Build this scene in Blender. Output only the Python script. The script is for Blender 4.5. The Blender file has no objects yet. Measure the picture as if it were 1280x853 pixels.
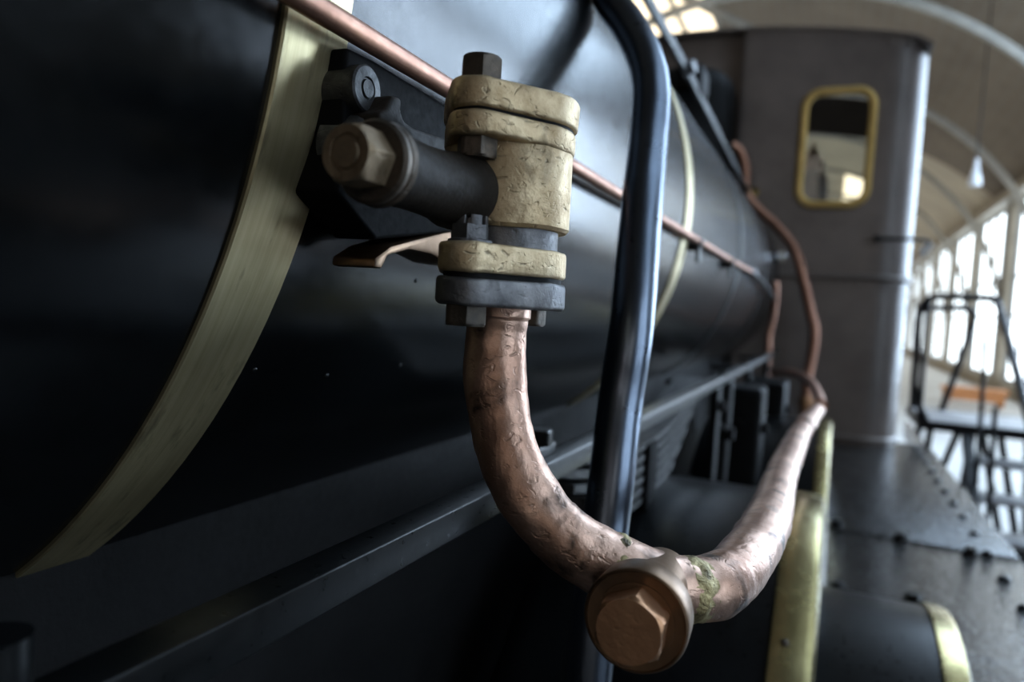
import bpy, bmesh, math, random
from mathutils import Vector, Matrix, noise
random.seed(7)
PI = math.pi
SC = bpy.context.scene
COL = SC.collection

# ------------------------------------------------------------------ camera
FPX = 900.0                       # focal length in pixels of the 1280 x 853 frame
RHO = 0.062                       # roll
VPX, VPY = 1038.0, 405.0          # where the locomotive's long axis vanishes
def cam_basis():
    u, v = VPX - 640, 426.5 - VPY
    u2 = u*math.cos(RHO) - v*math.sin(RHO); v2 = u*math.sin(RHO) + v*math.cos(RHO)
    phi = math.atan2(v2, FPX)
    yd = Vector((u2, v2, FPX)).normalized(); up = Vector((0, math.cos(phi), -math.sin(phi)))
    x = -yd.cross(up)
    M = Matrix((x, yd, up))
    R = Matrix(((math.cos(RHO), -math.sin(RHO), 0), (math.sin(RHO), math.cos(RHO), 0), (0, 0, 1)))
    return M @ R
W = cam_basis()
def ray(px, py): return W @ Vector((px-640, 426.5-py, FPX))
def at(px, py, Y): r = ray(px, py); return r*(Y/r.y)
def atx(px, py, X): r = ray(px, py); return r*(X/r.x)
def atz(px, py, Z): r = ray(px, py); return r*(Z/r.z)
def atd(px, py, d): return ray(px, py)*(d/FPX)

cd = bpy.data.cameras.new('camera'); cam = bpy.data.objects.new('camera', cd); COL.objects.link(cam)
cd.lens = 36*FPX/1280; cd.sensor_width = 36; cd.clip_start = 0.01; cd.clip_end = 300
r_, u_, f_ = W.col[0], W.col[1], W.col[2]
cam.matrix_world = Matrix(((r_.x, u_.x, -f_.x, 0), (r_.y, u_.y, -f_.y, 0), (r_.z, u_.z, -f_.z, 0), (0, 0, 0, 1)))
cd.dof.use_dof = True; cd.dof.focus_distance = 0.445; cd.dof.aperture_fstop = 4.4
SC.camera = cam
SC.view_settings.view_transform = 'Standard'; SC.view_settings.look = 'None'
SC.view_settings.gamma = 1; SC.view_settings.use_curve_mapping = False
SC.view_settings.exposure = 0.12

# ------------------------------------------------------------------ materials
class NT:
    def __init__(s, name):
        s.m = bpy.data.materials.new(name); s.m.use_nodes = True
        s.t = s.m.node_tree; s.t.nodes.clear()
        s.out = s.n('ShaderNodeOutputMaterial')
        s.tc = s.n('ShaderNodeTexCoord')
    def n(s, typ, **kw):
        x = s.t.nodes.new(typ)
        for k, v in kw.items(): setattr(x, k, v)
        return x
    def l(s, a, b): s.t.links.new(a, b)
    def noise(s, scale, detail=4, rough=.6, stretch=None, dist=0):
        nz = s.n('ShaderNodeTexNoise'); nz.inputs['Scale'].default_value = scale
        nz.inputs['Detail'].default_value = detail; nz.inputs['Roughness'].default_value = rough
        nz.inputs['Distortion'].default_value = dist
        if stretch:
            mp = s.n('ShaderNodeMapping'); mp.inputs['Scale'].default_value = stretch
            s.l(s.tc.outputs['Object'], mp.inputs['Vector']); s.l(mp.outputs[0], nz.inputs['Vector'])
        else: s.l(s.tc.outputs['Object'], nz.inputs['Vector'])
        return nz.outputs['Fac']
    def ramp(s, fac, stops):
        r = s.n('ShaderNodeValToRGB'); e = r.color_ramp.elements
        while len(e) < len(stops): e.new(0.5)
        for i, (p, c) in enumerate(stops):
            e[i].position = p; e[i].color = (*c, 1) if len(c) == 3 else c
        s.l(fac, r.inputs['Fac']); return r.outputs['Color']
    def mix(s, fac, a, b):
        m = s.n('ShaderNodeMix', data_type='RGBA')
        if isinstance(fac, float): m.inputs[0].default_value = fac
        else: s.l(fac, m.inputs[0])
        for i, v in ((6, a), (7, b)):
            if isinstance(v, tuple): m.inputs[i].default_value = (*v, 1)
            else: s.l(v, m.inputs[i])
        return m.outputs[2]
    def bsdf(s, col, metal=0., rough=.5, bump=None, spec=.5, coat=0.):
        p = s.n('ShaderNodeBsdfPrincipled')
        for k, v in (('Base Color', col), ('Metallic', metal), ('Roughness', rough), ('Specular IOR Level', spec), ('Coat Weight', coat)):
            if isinstance(v, tuple): p.inputs[k].default_value = (*v, 1)
            elif isinstance(v, (int, float)): p.inputs[k].default_value = v
            else: s.l(v, p.inputs[k])
        last = None
        for h, st, d in (bump or []):
            b = s.n('ShaderNodeBump'); b.inputs['Strength'].default_value = st; b.inputs['Distance'].default_value = d
            s.l(h, b.inputs['Height'])
            if last: s.l(last, b.inputs['Normal'])
            last = b.outputs[0]
        if last: s.l(last, p.inputs['Normal'])
        s.l(p.outputs[0], s.out.inputs['Surface']); return s.m
G = lambda v: (v, v, v)

def m_paint(name, col, rough=(.28, .42), nscale=6, bump=.15, dist=.002, spec=.5, dust=None):
    t = NT(name); a = t.noise(nscale, 6, .65); b = t.noise(nscale*9, 5, .6)
    c = t.mix(t.ramp(a, [(.35, G(0)), (.7, G(1))]), col, tuple(x*1.6 for x in col))
    if dust: c = t.mix(t.ramp(t.noise(nscale*2.5, 8, .7), [(.55, G(0)), (.8, G(.7))]), c, dust)
    r = t.ramp(b, [(.3, G(rough[0])), (.7, G(rough[1]))])
    return t.bsdf(c, 0., r, [(a, bump, dist), (b, bump*.6, dist*.25)], spec)
def m_metal(name, light, dark, spots, rough=(.35, .55), metal=.9, s=1., pits=.5, dentd=.0012, blot=(.52, .68)):
    t = NT(name)
    a = t.noise(18*s, 5, .6, dist=.4); b = t.noise(75*s, 6, .65); g = t.noise(300*s, 4, .6)
    c = t.mix(t.ramp(a, [(.35, G(0)), (.65, G(1))]), dark, light)
    c = t.mix(t.ramp(b, [(.45, G(0)), (.75, G(.75))]), c, dark)
    # small pits and scuffs
    v = t.noise(150*s, 3, .5, stretch=(1, 1, 1.6), dist=.8)
    pit = t.ramp(v, [(.64, G(0)), (.74, G(.55*pits))])
    c = t.mix(pit, c, spots)
    bl = t.ramp(t.noise(34*s, 4, .55, dist=.6), [(blot[0], G(0)), (blot[1], G(1))])
    c = t.mix(bl, c, spots) if blot[0] < .9 else c
    r = t.ramp(b, [(.3, G(rough[0])), (.7, G(rough[1]))])
    inv = t.ramp(v, [(.58, G(1)), (.76, G(0))])
    return t.bsdf(c, metal, r, [(a, .6, dentd*4), (b, .7, dentd*1.3), (inv, pits*.8, dentd*.7), (g, .3, dentd*.3)])
MAT = {}
MAT['boiler'] = m_paint('black boiler paint', (.0018, .0022, .0025), (.19, .26), 9, .16, .0016, spec=.42)
MAT['black'] = m_paint('black gloss paint', (.0025, .003, .0034), (.26, .38), 14, .2, .002, spec=.36)
MAT['frame'] = m_paint('sooty black iron', (.0035, .0035, .0037), (.5, .7), 14, .4, .003, spec=.10)
MAT['pole'] = m_metal('dark blued steel pipe', (.17, .205, .26), (.13, .155, .20), (.06, .07, .09), (.26, .34), 1., .5, .2, .0002, (.7, .9))
MAT['cab'] = m_paint('grey black cab paint', (.13, .108, .097), (.28, .40), 3, .12, .006)
MAT['board'] = m_paint('worn steel running plate', (.012, .012, .012), (.16, .30), 9, .75, .008, spec=.6, dust=(.022, .021, .02))
MAT['brass'] = m_metal('worn cast brass', (.68, .55, .36), (.37, .265, .145), (.06, .045, .03), (.44, .64), .88, 1., 1., .0011, (.62, .8))
MAT['darkbrass'] = m_metal('dark oily brass', (.035, .028, .02), (.014, .012, .010), (.01, .009, .008), (.42, .6), .5, 1., .5, .0008)
MAT['copper'] = m_metal('hammered copper pipe', (.74, .51, .40), (.38, .225, .16), (.08, .058, .048), (.33, .48), .9, .8, .9, .0009, (.57, .68))
MAT['cleancopper'] = m_metal('brown copper tube', (.48, .26, .18), (.32, .165, .115), (.15, .08, .06), (.36, .5), .9, .6, .2, .0004, (.66, .8))
MAT['plug'] = m_metal('polished bronze plug', (.62, .35, .20), (.42, .22, .12), (.14, .08, .05), (.34, .48), .9, .9, .4, .0004, (.64, .78))
MAT['ring'] = m_metal('brown bronze collar', (.30, .19, .115), (.17, .105, .062), (.06, .045, .035), (.34, .48), .9, .7, .2, .0004, (.6, .78))
MAT['steel'] = m_metal('grey forged steel', (.27, .265, .265), (.10, .10, .105), (.035, .035, .035), (.42, .6), .85, 1.2, .6, .0007, (.62, .8))
MAT['rust'] = m_metal('dark brown bolt iron', (.15, .115, .085), (.055, .048, .04), (.025, .025, .025), (.4, .55), .8, 1.2, .6, .0006)
MAT['braze'] = m_metal('yellow brazed joint', (.55, .46, .24), (.30, .24, .12), (.1, .08, .05), (.4, .6), .7, 2., 1., .0015)
def m_band():
    t = NT('brushed brass band')
    a = t.noise(1, 6, .7, stretch=(6, 260, 6)); b = t.noise(1, 5, .6, stretch=(14, 60, 14)); g = t.noise(9, 4, .6)
    c = t.mix(t.ramp(a, [(.2, G(0)), (.7, G(1))]), (.40, .33, .18), (.58, .50, .30))
    c = t.mix(t.ramp(b, [(.58, G(0)), (.72, G(.8))]), c, (.09, .075, .045))
    c = t.mix(t.ramp(g, [(.5, G(0)), (.75, G(.45))]), c, (.24, .18, .08))
    return t.bsdf(c, .85, t.ramp(b, [(.3, G(.28)), (.7, G(.42))]), [(a, .12, .0005), (b, .15, .0005)])
MAT['band'] = m_band()
MAT['trim'] = m_metal('polished brass trim', (.46, .39, .19), (.32, .26, .115), (.15, .12, .06), (.2, .3), .92, .3, .3, .0004, (.68, .85))
def simple(name, col, rough=.6, metal=0., var=.3, scale=5, bump=.2, bd=.01):
    t = NT(name); a = t.noise(scale, 6, .6)
    c = t.mix(t.ramp(a, [(.3, G(0)), (.7, G(1))]), tuple(x*(1-var) for x in col), col)
    return t.bsdf(c, metal, rough, [(a, bump, bd)])
def m_roof():
    t = NT('planked vault roof'); w = t.n('ShaderNodeTexWave'); w.wave_type = 'BANDS'; w.bands_direction = 'X'
    w.inputs['Scale'].default_value = 1.2; w.inputs['Distortion'].default_value = .3
    t.l(t.tc.outputs['Object'], w.inputs['Vector'])
    a = t.noise(.6, 5, .6)
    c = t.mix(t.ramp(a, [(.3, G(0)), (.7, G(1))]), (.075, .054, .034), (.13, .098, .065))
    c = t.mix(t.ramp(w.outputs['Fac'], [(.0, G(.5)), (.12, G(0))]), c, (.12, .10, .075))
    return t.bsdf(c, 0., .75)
MAT['roof'] = m_roof(); MAT['rooflit'] = simple('lit toned far vault', (.42, .36, .27), .8, scale=.6)  # far vault colour lightened to stand in for brighter light beyond the cab
MAT['wall'] = simple('pale plaster wall', (.30, .27, .22), .85, scale=1.5)
MAT['floor'] = simple('shade toned concrete floor', (.07, .07, .07), .5, scale=1.2)  # near floor darkened in colour to keep bounce light off the band
MAT['rib'] = simple('pale painted iron rib', (.22, .20, .165), .5)
MAT['pier'] = simple('blue grey iron pier', (.16, .18, .20), .5)
MAT['tread'] = simple('worn light steel tread', (.42, .42, .43), .45, .3)
MAT['wood'] = simple('orange varnished wood', (.55, .22, .07), .45, scale=3)
MAT['stairblack'] = m_paint('black painted stair steel', (.008, .008, .009), (.4, .55), 14, .1, .001, spec=.2)
MAT['floorlit'] = simple('lit toned concrete floor', (.40, .40, .39), .5, scale=1.)  # same concrete, lightened in colour for the brightly lit far part
MAT['enamel'] = simple('white enamel', (.82, .84, .86), .2, var=.05)
def emit(name, col, s):
    t = NT(name); e = t.n('ShaderNodeEmission'); e.inputs[0].default_value = (*col, 1); e.inputs[1].default_value = s
    t.l(e.outputs[0], t.out.inputs['Surface']); return t.m
MAT['pane'] = emit('daylit window pane', (.62, .79, 1.0), 20.0)
MAT['slope'] = emit('added slope roof light', (.58, .77, 1.0), 8.0)
MAT['slopenear'] = emit('added near roof light', (.62, .8, 1.0), 2.0)
MAT['shadowed'] = m_paint('oily brown black casting', (.013, .010, .0075), (.5, .68), 30, .6, .002, spec=.14)  # near-black colour carries the barrel's shade along with its grime
MAT['nutbrown'] = m_metal('brown bronze nut', (.36, .27, .17), (.20, .145, .09), (.06, .045, .03), (.42, .58), .8, 1.2, .7, .0007)
MAT['soot'] = m_paint('matt soot black', (.0022, .0022, .0024), (.6, .8), 20, .3, .002, spec=.08)
MAT['darksteel'] = m_metal('dark grey stud steel', (.10, .10, .10), (.035, .035, .036), (.02, .02, .02), (.45, .6), .8, 1.2, .6, .0007)
MAT['chrome'] = simple('bright polished metal', (.85, .86, .88), .12, 1., .05)
MAT['goldframe'] = m_metal('golden brass frame', (.85, .60, .22), (.62, .42, .14), (.3, .22, .1), (.5, .65), .6, .4, .3, .0004, (.7, .9))
MAT['near'] = emit('bright near window pane', (.68, .83, 1.0), 7.5)
MAT['farpane'] = emit('daylit far window pane', (.86, .95, 1.0), 4.0)
MAT['sky'] = emit('daylit roof light', (1.0, .84, .60), 2.4)
MAT['gable'] = emit('daylit gable pane', (.95, .96, 1.0), 5.0)
MAT['rear'] = emit('shaded rear window pane', (1.0, .92, .84), 1.3)
MAT['warm'] = emit('warm lamp glow', (1.0, .62, .25), 14.0)
def m_glass():
    t = NT('cab window glass'); tr = t.n('ShaderNodeBsdfTransparent'); gl = t.n('ShaderNodeBsdfGlossy'); gl.inputs['Roughness'].default_value = .03
    tr.inputs[0].default_value = (.9, .93, .92, 1)
    lw = t.n('ShaderNodeFresnel'); lw.inputs[0].default_value = 1.5
    mx = t.n('ShaderNodeMixShader'); t.l(lw.outputs[0], mx.inputs[0]); t.l(tr.outputs[0], mx.inputs[1]); t.l(gl.outputs[0], mx.inputs[2])
    t.l(mx.outputs[0], t.out.inputs['Surface']); return t.m
MAT['glass'] = m_glass()

# ------------------------------------------------------------------ mesh helpers
def link(name, bm, mat, parent=None, smooth=35, label=None):
    me = bpy.data.meshes.new(name)
    bmesh.ops.recalc_face_normals(bm, faces=bm.faces)
    if smooth:
        for f in bm.faces: f.smooth = True
        for e in bm.edges:
            if len(e.link_faces) == 2 and e.calc_face_angle(0) > math.radians(smooth): e.smooth = False
    bm.to_mesh(me); bm.free()
    o = bpy.data.objects.new(name, me); COL.objects.link(o)
    me.materials.append(MAT[mat] if isinstance(mat, str) else mat)
    if parent: o.parent = parent
    if label: o['label'] = label
    return o
def empty(name, loc, label, cat, group=None):
    o = bpy.data.objects.new(name, None); COL.objects.link(o); o.location = loc; o.empty_display_size = .1
    o['label'] = label; o['category'] = cat
    if group: o['group'] = group
    return o
def reparent(root):
    # parts are modelled in world space: move their meshes to the root's frame
    inv = Matrix.Translation(-root.location)
    for c in root.children: c.matrix_parent_inverse = inv
def copy_obj(o, parent=None, loc=None):
    c = o.copy(); COL.objects.link(c)
    if parent: c.parent = parent
    if loc: c.location = loc
    return c
def frame_of(axis, hint=None):
    a = Vector(axis).normalized(); h = Vector(hint) if hint else (Vector((0, 0, 1)) if abs(a.z) < .9 else Vector((1, 0, 0)))
    x = h.cross(a).normalized(); y = a.cross(x); return x, y, a
def box(bm, c, s, rot=None, bev=0.):
    m = Matrix.Translation(c) @ (rot.to_4x4() if rot else Matrix.Identity(4)) @ Matrix.Diagonal((*s, 1))
    b2 = bmesh.new(); bmesh.ops.create_cube(b2, size=1, matrix=m)
    if bev: bmesh.ops.bevel(b2, geom=list(b2.edges), offset=bev, segments=3, affect='EDGES', profile=.5)
    merge(bm, b2)
def merge(bm, b2):
    me = bpy.data.meshes.new('tmp'); b2.to_mesh(me); b2.free(); bm.from_mesh(me); bpy.data.meshes.remove(me)
def ring_loft(bm, rings, cap=True, closed=False):
    vs = [[bm.verts.new(p) for p in r] for r in rings]; n = len(vs[0])
    rng = range(len(vs)) if closed else range(len(vs)-1)
    for i in rng:
        a, b = vs[i], vs[(i+1) % len(vs)]
        for k in range(n): bm.faces.new((a[k], a[(k+1) % n], b[(k+1) % n], b[k]))
    if cap and not closed:
        bm.faces.new(vs[0]); bm.faces.new(vs[-1])
def lathe(bm, base, axis, prof, seg=48, hint=None, cap=True):
    x, y, a = frame_of(axis, hint); base = Vector(base)
    ring_loft(bm, [[base + a*h + (x*math.cos(2*PI*k/seg) + y*math.sin(2*PI*k/seg))*r for k in range(seg)] for h, r in prof], cap)
def spline(pts, per=12):
    P = [Vector(p) for p in pts]; P = [P[0]*2-P[1]] + P + [P[-1]*2-P[-2]]; out = []
    for i in range(1, len(P)-2):
        p0, p1, p2, p3 = P[i-1:i+3]
        for k in range(per):
            t = k/per
            out.append(.5*((2*p1) + (p2-p0)*t + (2*p0-5*p1+4*p2-p3)*t*t + (3*p1-p0-3*p2+p3)*t**3))
    out.append(P[-2]); return out
def tube(bm, pts, r, seg=24, dent=0., dscale=40, squash=None):
    P = [Vector(p) for p in pts]; n = len(P)
    T = [(P[min(i+1, n-1)] - P[max(i-1, 0)]).normalized() for i in range(n)]
    x, y, _ = frame_of(T[0]); rings = []
    for i in range(n):
        if i:
            q = T[i-1].rotation_difference(T[i]); x = q @ x; y = q @ y
        rr = r[i] if isinstance(r, (list, tuple)) else r; ring = []
        for k in range(seg):
            d = x*math.cos(2*PI*k/seg) + y*math.sin(2*PI*k/seg); p = P[i] + d*rr
            if dent: p = p + d*dent*(noise.noise(p*dscale) + .5*noise.noise(p*dscale*2.7))
            ring.append(p)
        rings.append(ring)
    ring_loft(bm, rings)
def prism(bm, poly, base, axis, h, hint=None, bev=0., seg=3, ang=40):
    """poly in the (x, y) of the frame around axis, extruded by h along it"""
    x, y, a = frame_of(axis, hint); base = Vector(base)
    b2 = bmesh.new()
    ring_loft(b2, [[base + x*p[0] + y*p[1] + a*t for p in poly] for t in (0, h)])
    bmesh.ops.recalc_face_normals(b2, faces=b2.faces)
    if bev:
        es = [e for e in b2.edges if len(e.link_faces) == 2 and e.calc_face_angle(0) > math.radians(ang)]
        bmesh.ops.bevel(b2, geom=es, offset=bev, segments=seg, affect='EDGES', profile=.5, clamp_overlap=True)
    merge(bm, b2)
def hexpoly(r, rot=0.): return [(r*math.cos(rot+k*PI/3), r*math.sin(rot+k*PI/3)) for k in range(6)]
def hexbolt(bm, base, axis, r, h, rot=0., hint=None, washer=0., chamfer=True, dish=0.):
    x, y, a = frame_of(axis, hint); base = Vector(base); seg = 48
    if washer: lathe(bm, base, axis, [(0, washer), (h*.10, washer), (h*.14, washer*.95)], 40, hint); base = base + a*h*.12; h = h*.88
    def hexr(t):     # radius of the hexagon at polar angle t
        u = (t-rot) % (PI/3) - PI/6
        return r*math.cos(PI/6)/math.cos(u)
    rings = []
    for hh, lim in ((0, 9), (h*.80, 9), (h*.90, r*.955), (h, r*.86)):
        rings.append([base + a*hh + (x*math.cos(2*PI*k/seg) + y*math.sin(2*PI*k/seg))*min(hexr(2*PI*k/seg), lim) for k in range(seg)])
    if dish:
        for hh, rr in ((h, r*.60), (h*.94, r*.56), (h*.94, r*.50), (h*1.02, r*.46), (h*1.03, r*.2)):
            rings.append([base + a*hh + (x*math.cos(2*PI*k/seg) + y*math.sin(2*PI*k/seg))*rr for k in range(seg)])
    ring_loft(bm, rings)
def dome(bm, c, axis, r, h, seg=20):
    lathe(bm, c, axis, [(-h*.3, r)] + [(h*math.sin(t*PI/2/5), r*math.cos(t*PI/2/5)) for t in range(5)] + [(h, r*.02)], seg)
def rough_up(bm, amp, sc):
    for v in bm.verts:
        v.co += Vector((noise.noise(v.co*sc), noise.noise(v.co*sc+Vector((7, 3, 1))), noise.noise(v.co*sc+Vector((2, 9, 5)))))*amp
def hull(circles, seg=14):
    pts = []
    for cx, cy, r in circles:
        for k in range(seg*3): pts.append((cx+r*math.cos(2*PI*k/(seg*3)), cy+r*math.sin(2*PI*k/(seg*3))))
    pts = sorted(set(pts))
    def half(ps):
        h = []
        for p in ps:
            while len(h) > 1 and (h[-1][0]-h[-2][0])*(p[1]-h[-2][1]) - (h[-1][1]-h[-2][1])*(p[0]-h[-2][0]) <= 1e-12: h.pop()
            h.append(p)
        return h
    a = half(pts); b = half(pts[::-1]); return a[:-1] + b[:-1]

# ------------------------------------------------------------------ the hall
def struct(name, bm, mat, parent=None, smooth=35):
    o = link(name, bm, mat, parent, smooth)
    if not parent: o['kind'] = 'structure'
    return o
FZ = -1.72
HX0, HX1, HY0, HY1, WT = -9.0, 4.6, -16.0, 72.0, 4.1
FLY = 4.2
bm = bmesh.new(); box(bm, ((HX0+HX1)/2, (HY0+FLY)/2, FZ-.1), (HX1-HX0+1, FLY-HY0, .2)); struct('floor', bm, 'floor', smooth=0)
bm = bmesh.new(); box(bm, ((HX0+HX1)/2, (FLY+HY1)/2, FZ-.1), (HX1-HX0+1, HY1-FLY, .2)); struct('floor', bm, 'floorlit', smooth=0)
# vault: circular roof through both wall tops
hc = (HX0+HX1)/2; half = (HX1-HX0)/2; sag = 2.7; RR = (half*half+sag*sag)/(2*sag); RZ = WT+sag-RR
def roofz(x): return RZ + math.sqrt(RR*RR-(x-hc)**2)
SKX = (-6.6, -2.9)      # roof light strip along the vault
SKY = (11.0, 64.0)
def vault(bm, x0, x1, y0, y1, n, off=0., th=.12):
    xs = [x0+(x1-x0)*k/n for k in range(n+1)]
    for a, b in zip(xs[:-1], xs[1:]):
        for z0, z1 in ((0, 0), (th, th)):
            v = [bm.verts.new(p) for p in ((a, y0, roofz(a)+off+z0), (b, y0, roofz(b)+off+z0), (b, y1, roofz(b)+off+z0), (a, y1, roofz(a)+off+z0))]
            bm.faces.new(v)
bm = bmesh.new()
FARY = 27.0
vault(bm, HX0, SKX[0], HY0, FARY, 6); vault(bm, SKX[1], HX1, HY0, FARY, 16)
vault(bm, SKX[0], SKX[1], HY0, SKY[0], 8)
bmesh.ops.remove_doubles(bm, verts=bm.verts, dist=1e-4); struct('ceiling', bm, 'roof', smooth=40)
bm = bmesh.new(); vault(bm, HX0, SKX[0], FARY, HY1, 6); vault(bm, SKX[1], HX1, FARY, HY1, 16); vault(bm, SKX[0], SKX[1], SKY[1], HY1, 8); bmesh.ops.remove_doubles(bm, verts=bm.verts, dist=1e-4); struct('ceiling', bm, 'rooflit', smooth=40)
# roof lights with glazing bars
def skylight(idx, y0, y1):
    b = bmesh.new(); vault(b, SKX[0], SKX[1], y0, y1, 8, .02, .03); w = struct('window_%d' % idx, b, 'sky')
    b = bmesh.new()
    for k in range(6):
        x = SKX[0]+(SKX[1]-SKX[0])*k/5
        box(b, (x, (y0+y1)/2, roofz(x)-.03), (.09, y1-y0, .12))
    for yy in (y0, (y0+y1)/2):
        for k in range(10):
            xa = SKX[0]+(SKX[1]-SKX[0])*(k+.5)/10; box(b, (xa, yy, roofz(xa)-.03), (.42, .12, .1))
    f = link('glazing_bar', b, 'rib', w)
idx = 30
for y0 in (11.0, 28.6, 46.2):
    skylight(idx, y0, y0+17.6 if y0 < 46 else 64.0); idx += 1
b = bmesh.new(); vault(b, 1.5, 4.3, 6., 13., 6, -.06, .03); w = struct('window_34', b, 'slope')  # unseen roof light added for the bright reflection on the boiler
b = bmesh.new()
for k in range(5): xa = 1.5+2.8*k/4; box(b, (xa, 9.5, roofz(xa)-.13), (.08, 7, .1))
link('glazing_bar', b, 'rib', w)
b = bmesh.new(); vault(b, 1.6, 4.3, 0, 4.6, 6, -.06, .03); w = struct('window_35', b, 'slopenear')  # unseen glowing panel added to give the upright pipe its highlight
b = bmesh.new()
for k in range(4): xa = 1.6+2.7*k/3; box(b, (xa, 2.3, roofz(xa)-.13), (.08, 4.6, .1))
link('glazing_bar', b, 'rib', w)
b = bmesh.new(); vault(b, .1, 1.8, 34., 43., 3, -.06, .03); w = struct('window_33', b, 'sky')
b = bmesh.new(); box(b, (.95, 38.5, roofz(1.1)-.12), (.08, 9, .1)); box(b, (.95, 38.5, roofz(1.1)-.12), (1.5, .1, .08)); link('glazing_bar', b, 'rib', w)
# right wall: piers, sill wall, top band, and a window in each bay beyond the blank near bays
PY = [HY0] + [3.2+5.6*k for k in range(-3, 13)]
bays = [(5.6, 8.8)] + [(3.2+5.6*k, 3.2+5.6*(k+1)) for k in range(1, 12)]
SILL, HEAD = -1.35, 3.95
BACKB = [(-13.6, -9.6), (-9.6, -5.6), (-2.2, -.3), (-.3, 1.6)]
bm = bmesh.new()
box(bm, (HX1+.2, (HY0+HY1)/2, (WT+HEAD)/2+.1), (.4, HY1-HY0, WT-HEAD+.2))
for ya, yb in ((HY0, -1.85), (-.65, .05), (1.25, 14.4)): box(bm, (HX1+.2, (ya+yb)/2, (-.75+FZ)/2), (.4, yb-ya, -.75-FZ))
box(bm, (HX1+.2, (14.4+HY1)/2, (SILL+FZ)/2), (.4, HY1-14.4, SILL-FZ))
box(bm, (HX1+.2, -.3, (FZ-.9)/2), (.38, 4.2, -.9-FZ))
for ya, yb in ((HY0, -13.25), (-9.95, -9.25), (-5.95, -1.85), (-.65, .05), (1.25, 5.95)): box(bm, (HX1+.2, (ya+yb)/2, (SILL+HEAD)/2), (.38, yb-ya, HEAD-SILL))
for k in range(1, 13):
    y = 3.2+5.6*k; box(bm, (HX1+.2, y, (SILL+HEAD)/2), (.38, .7, HEAD-SILL))
struct('wall_right', bm, 'wall', smooth=0)
for i, (y0, y1) in enumerate(bays + BACKB):
    SILL = -.9 if -5 < y0 < 3 else (-.75 if y0 < 14 else -1.35)
    b = bmesh.new(); yc = (y0+y1)/2; wid = y1-y0-.7
    box(b, (HX1+.27, yc, (SILL+HEAD)/2), (.03, wid, HEAD-SILL)); w = struct('window_%d' % (i+1), b, 'farpane' if y0 > 14 else 'pane' if y0 > 3 else ('near' if y0 > -5 else 'rear'), smooth=0)
    b = bmesh.new()
    for k in range(5): box(b, (HX1+.22, yc-wid/2+wid*k/4, (SILL+HEAD)/2), (.07, .12, HEAD-SILL))
    for zz in (SILL+.04, .55, 1.7, HEAD-.04): box(b, (HX1+.22, yc, zz), (.06, wid, .07))
    link('window_frame', b, 'pier', w, 0)
# other walls
bm = bmesh.new(); box(bm, (HX0-.1, (HY0+HY1)/2, (WT+FZ)/2), (.2, HY1-HY0, WT-FZ)); struct('wall_left', bm, 'wall', smooth=0)
def gable(name, y, mat, wx, emis, wz=(0.2, 5.2), first=40, only=None):
    bm = bmesh.new(); b0 = bm
    xs = [HX0+(HX1-HX0)*k/24 for k in range(25)]
    top = [(x, roofz(x)+.1) for x in xs]
    b2 = bmesh.new(); ring_loft(b2, [[Vector((x, yy, z)) for x, z in [(HX1, FZ)] + top[::-1] + [(HX0, FZ)]] for yy in (y, y+math.copysign(.2, y))]); merge(bm, b2)
    struct(name, bm, mat, smooth=0)
    s = -math.copysign(1, y)
    for i, (x0, x1, z0, z1) in enumerate(wx):
        b = bmesh.new(); box(b, ((x0+x1)/2, y+s*.05, (z0+z1)/2), (x1-x0, .04, z1-z0)); w = struct('window_%d' % (first+i), b, emis, smooth=0)
        b = bmesh.new()
        n = max(2, round((x1-x0)/.9))
        for k in range(n+1): box(b, (x0+(x1-x0)*k/n, y+s*.1, (z0+z1)/2), (.08, .08, z1-z0))
        for k in range(4): box(b, ((x0+x1)/2, y+s*.1, z0+(z1-z0)*k/3), (x1-x0, .08, .08))
        link('window_frame', b, 'pier', w, 0)
gable('wall_far', HY1, 'wall', [(-8, -5.2, -1, 3.4), (-4.2, -.8, -1, 5.4), (.4, 3.6, -1, 4.4)], 'gable', first=40)
gable('wall_back', HY0, 'wall', [(-7.5, -4.5, 0, 3.8), (-3.6, -.6, 0, 5.2), (.3, 3.4, 0, 4.0)], 'rear', first=50)
# iron arch ribs
RIBY = [20+5.6*k for k in range(-6, 9)]
rcx, rcz, rr = -1.6, -.1, 6.2
for i, y in enumerate(RIBY):
    b = bmesh.new(); pts = []
    for k in range(61):
        a = PI*.99*k/60+.005*PI
        pts.append((rcx+rr*math.cos(a), rcz+rr*math.sin(a)))
    ring_loft(b, [[Vector((rcx+(x-rcx)*q, y+dy, rcz+(z-rcz)*q)) for q, dy in ((1, -.07), (1, .07), (1.022, .07), (1.022, -.07))] for x, z in pts])
    o = struct('trim_%d' % (i+1), b, 'rib', smooth=0)
# wall plate running along the top of the right wall
b = bmesh.new(); box(b, (HX1-.1, (HY0+HY1)/2, WT-.02), (.24, HY1-HY0, .28)); struct('trim_40', b, 'rib', smooth=0)
b = bmesh.new(); p, q = at(872, 4, 15.), at(950, 43, 15.); tube(b, [p+(p-q)*1.5, q+(q-p)*1.5], .09, 8); struct('trim_41', b, 'rib')

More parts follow.
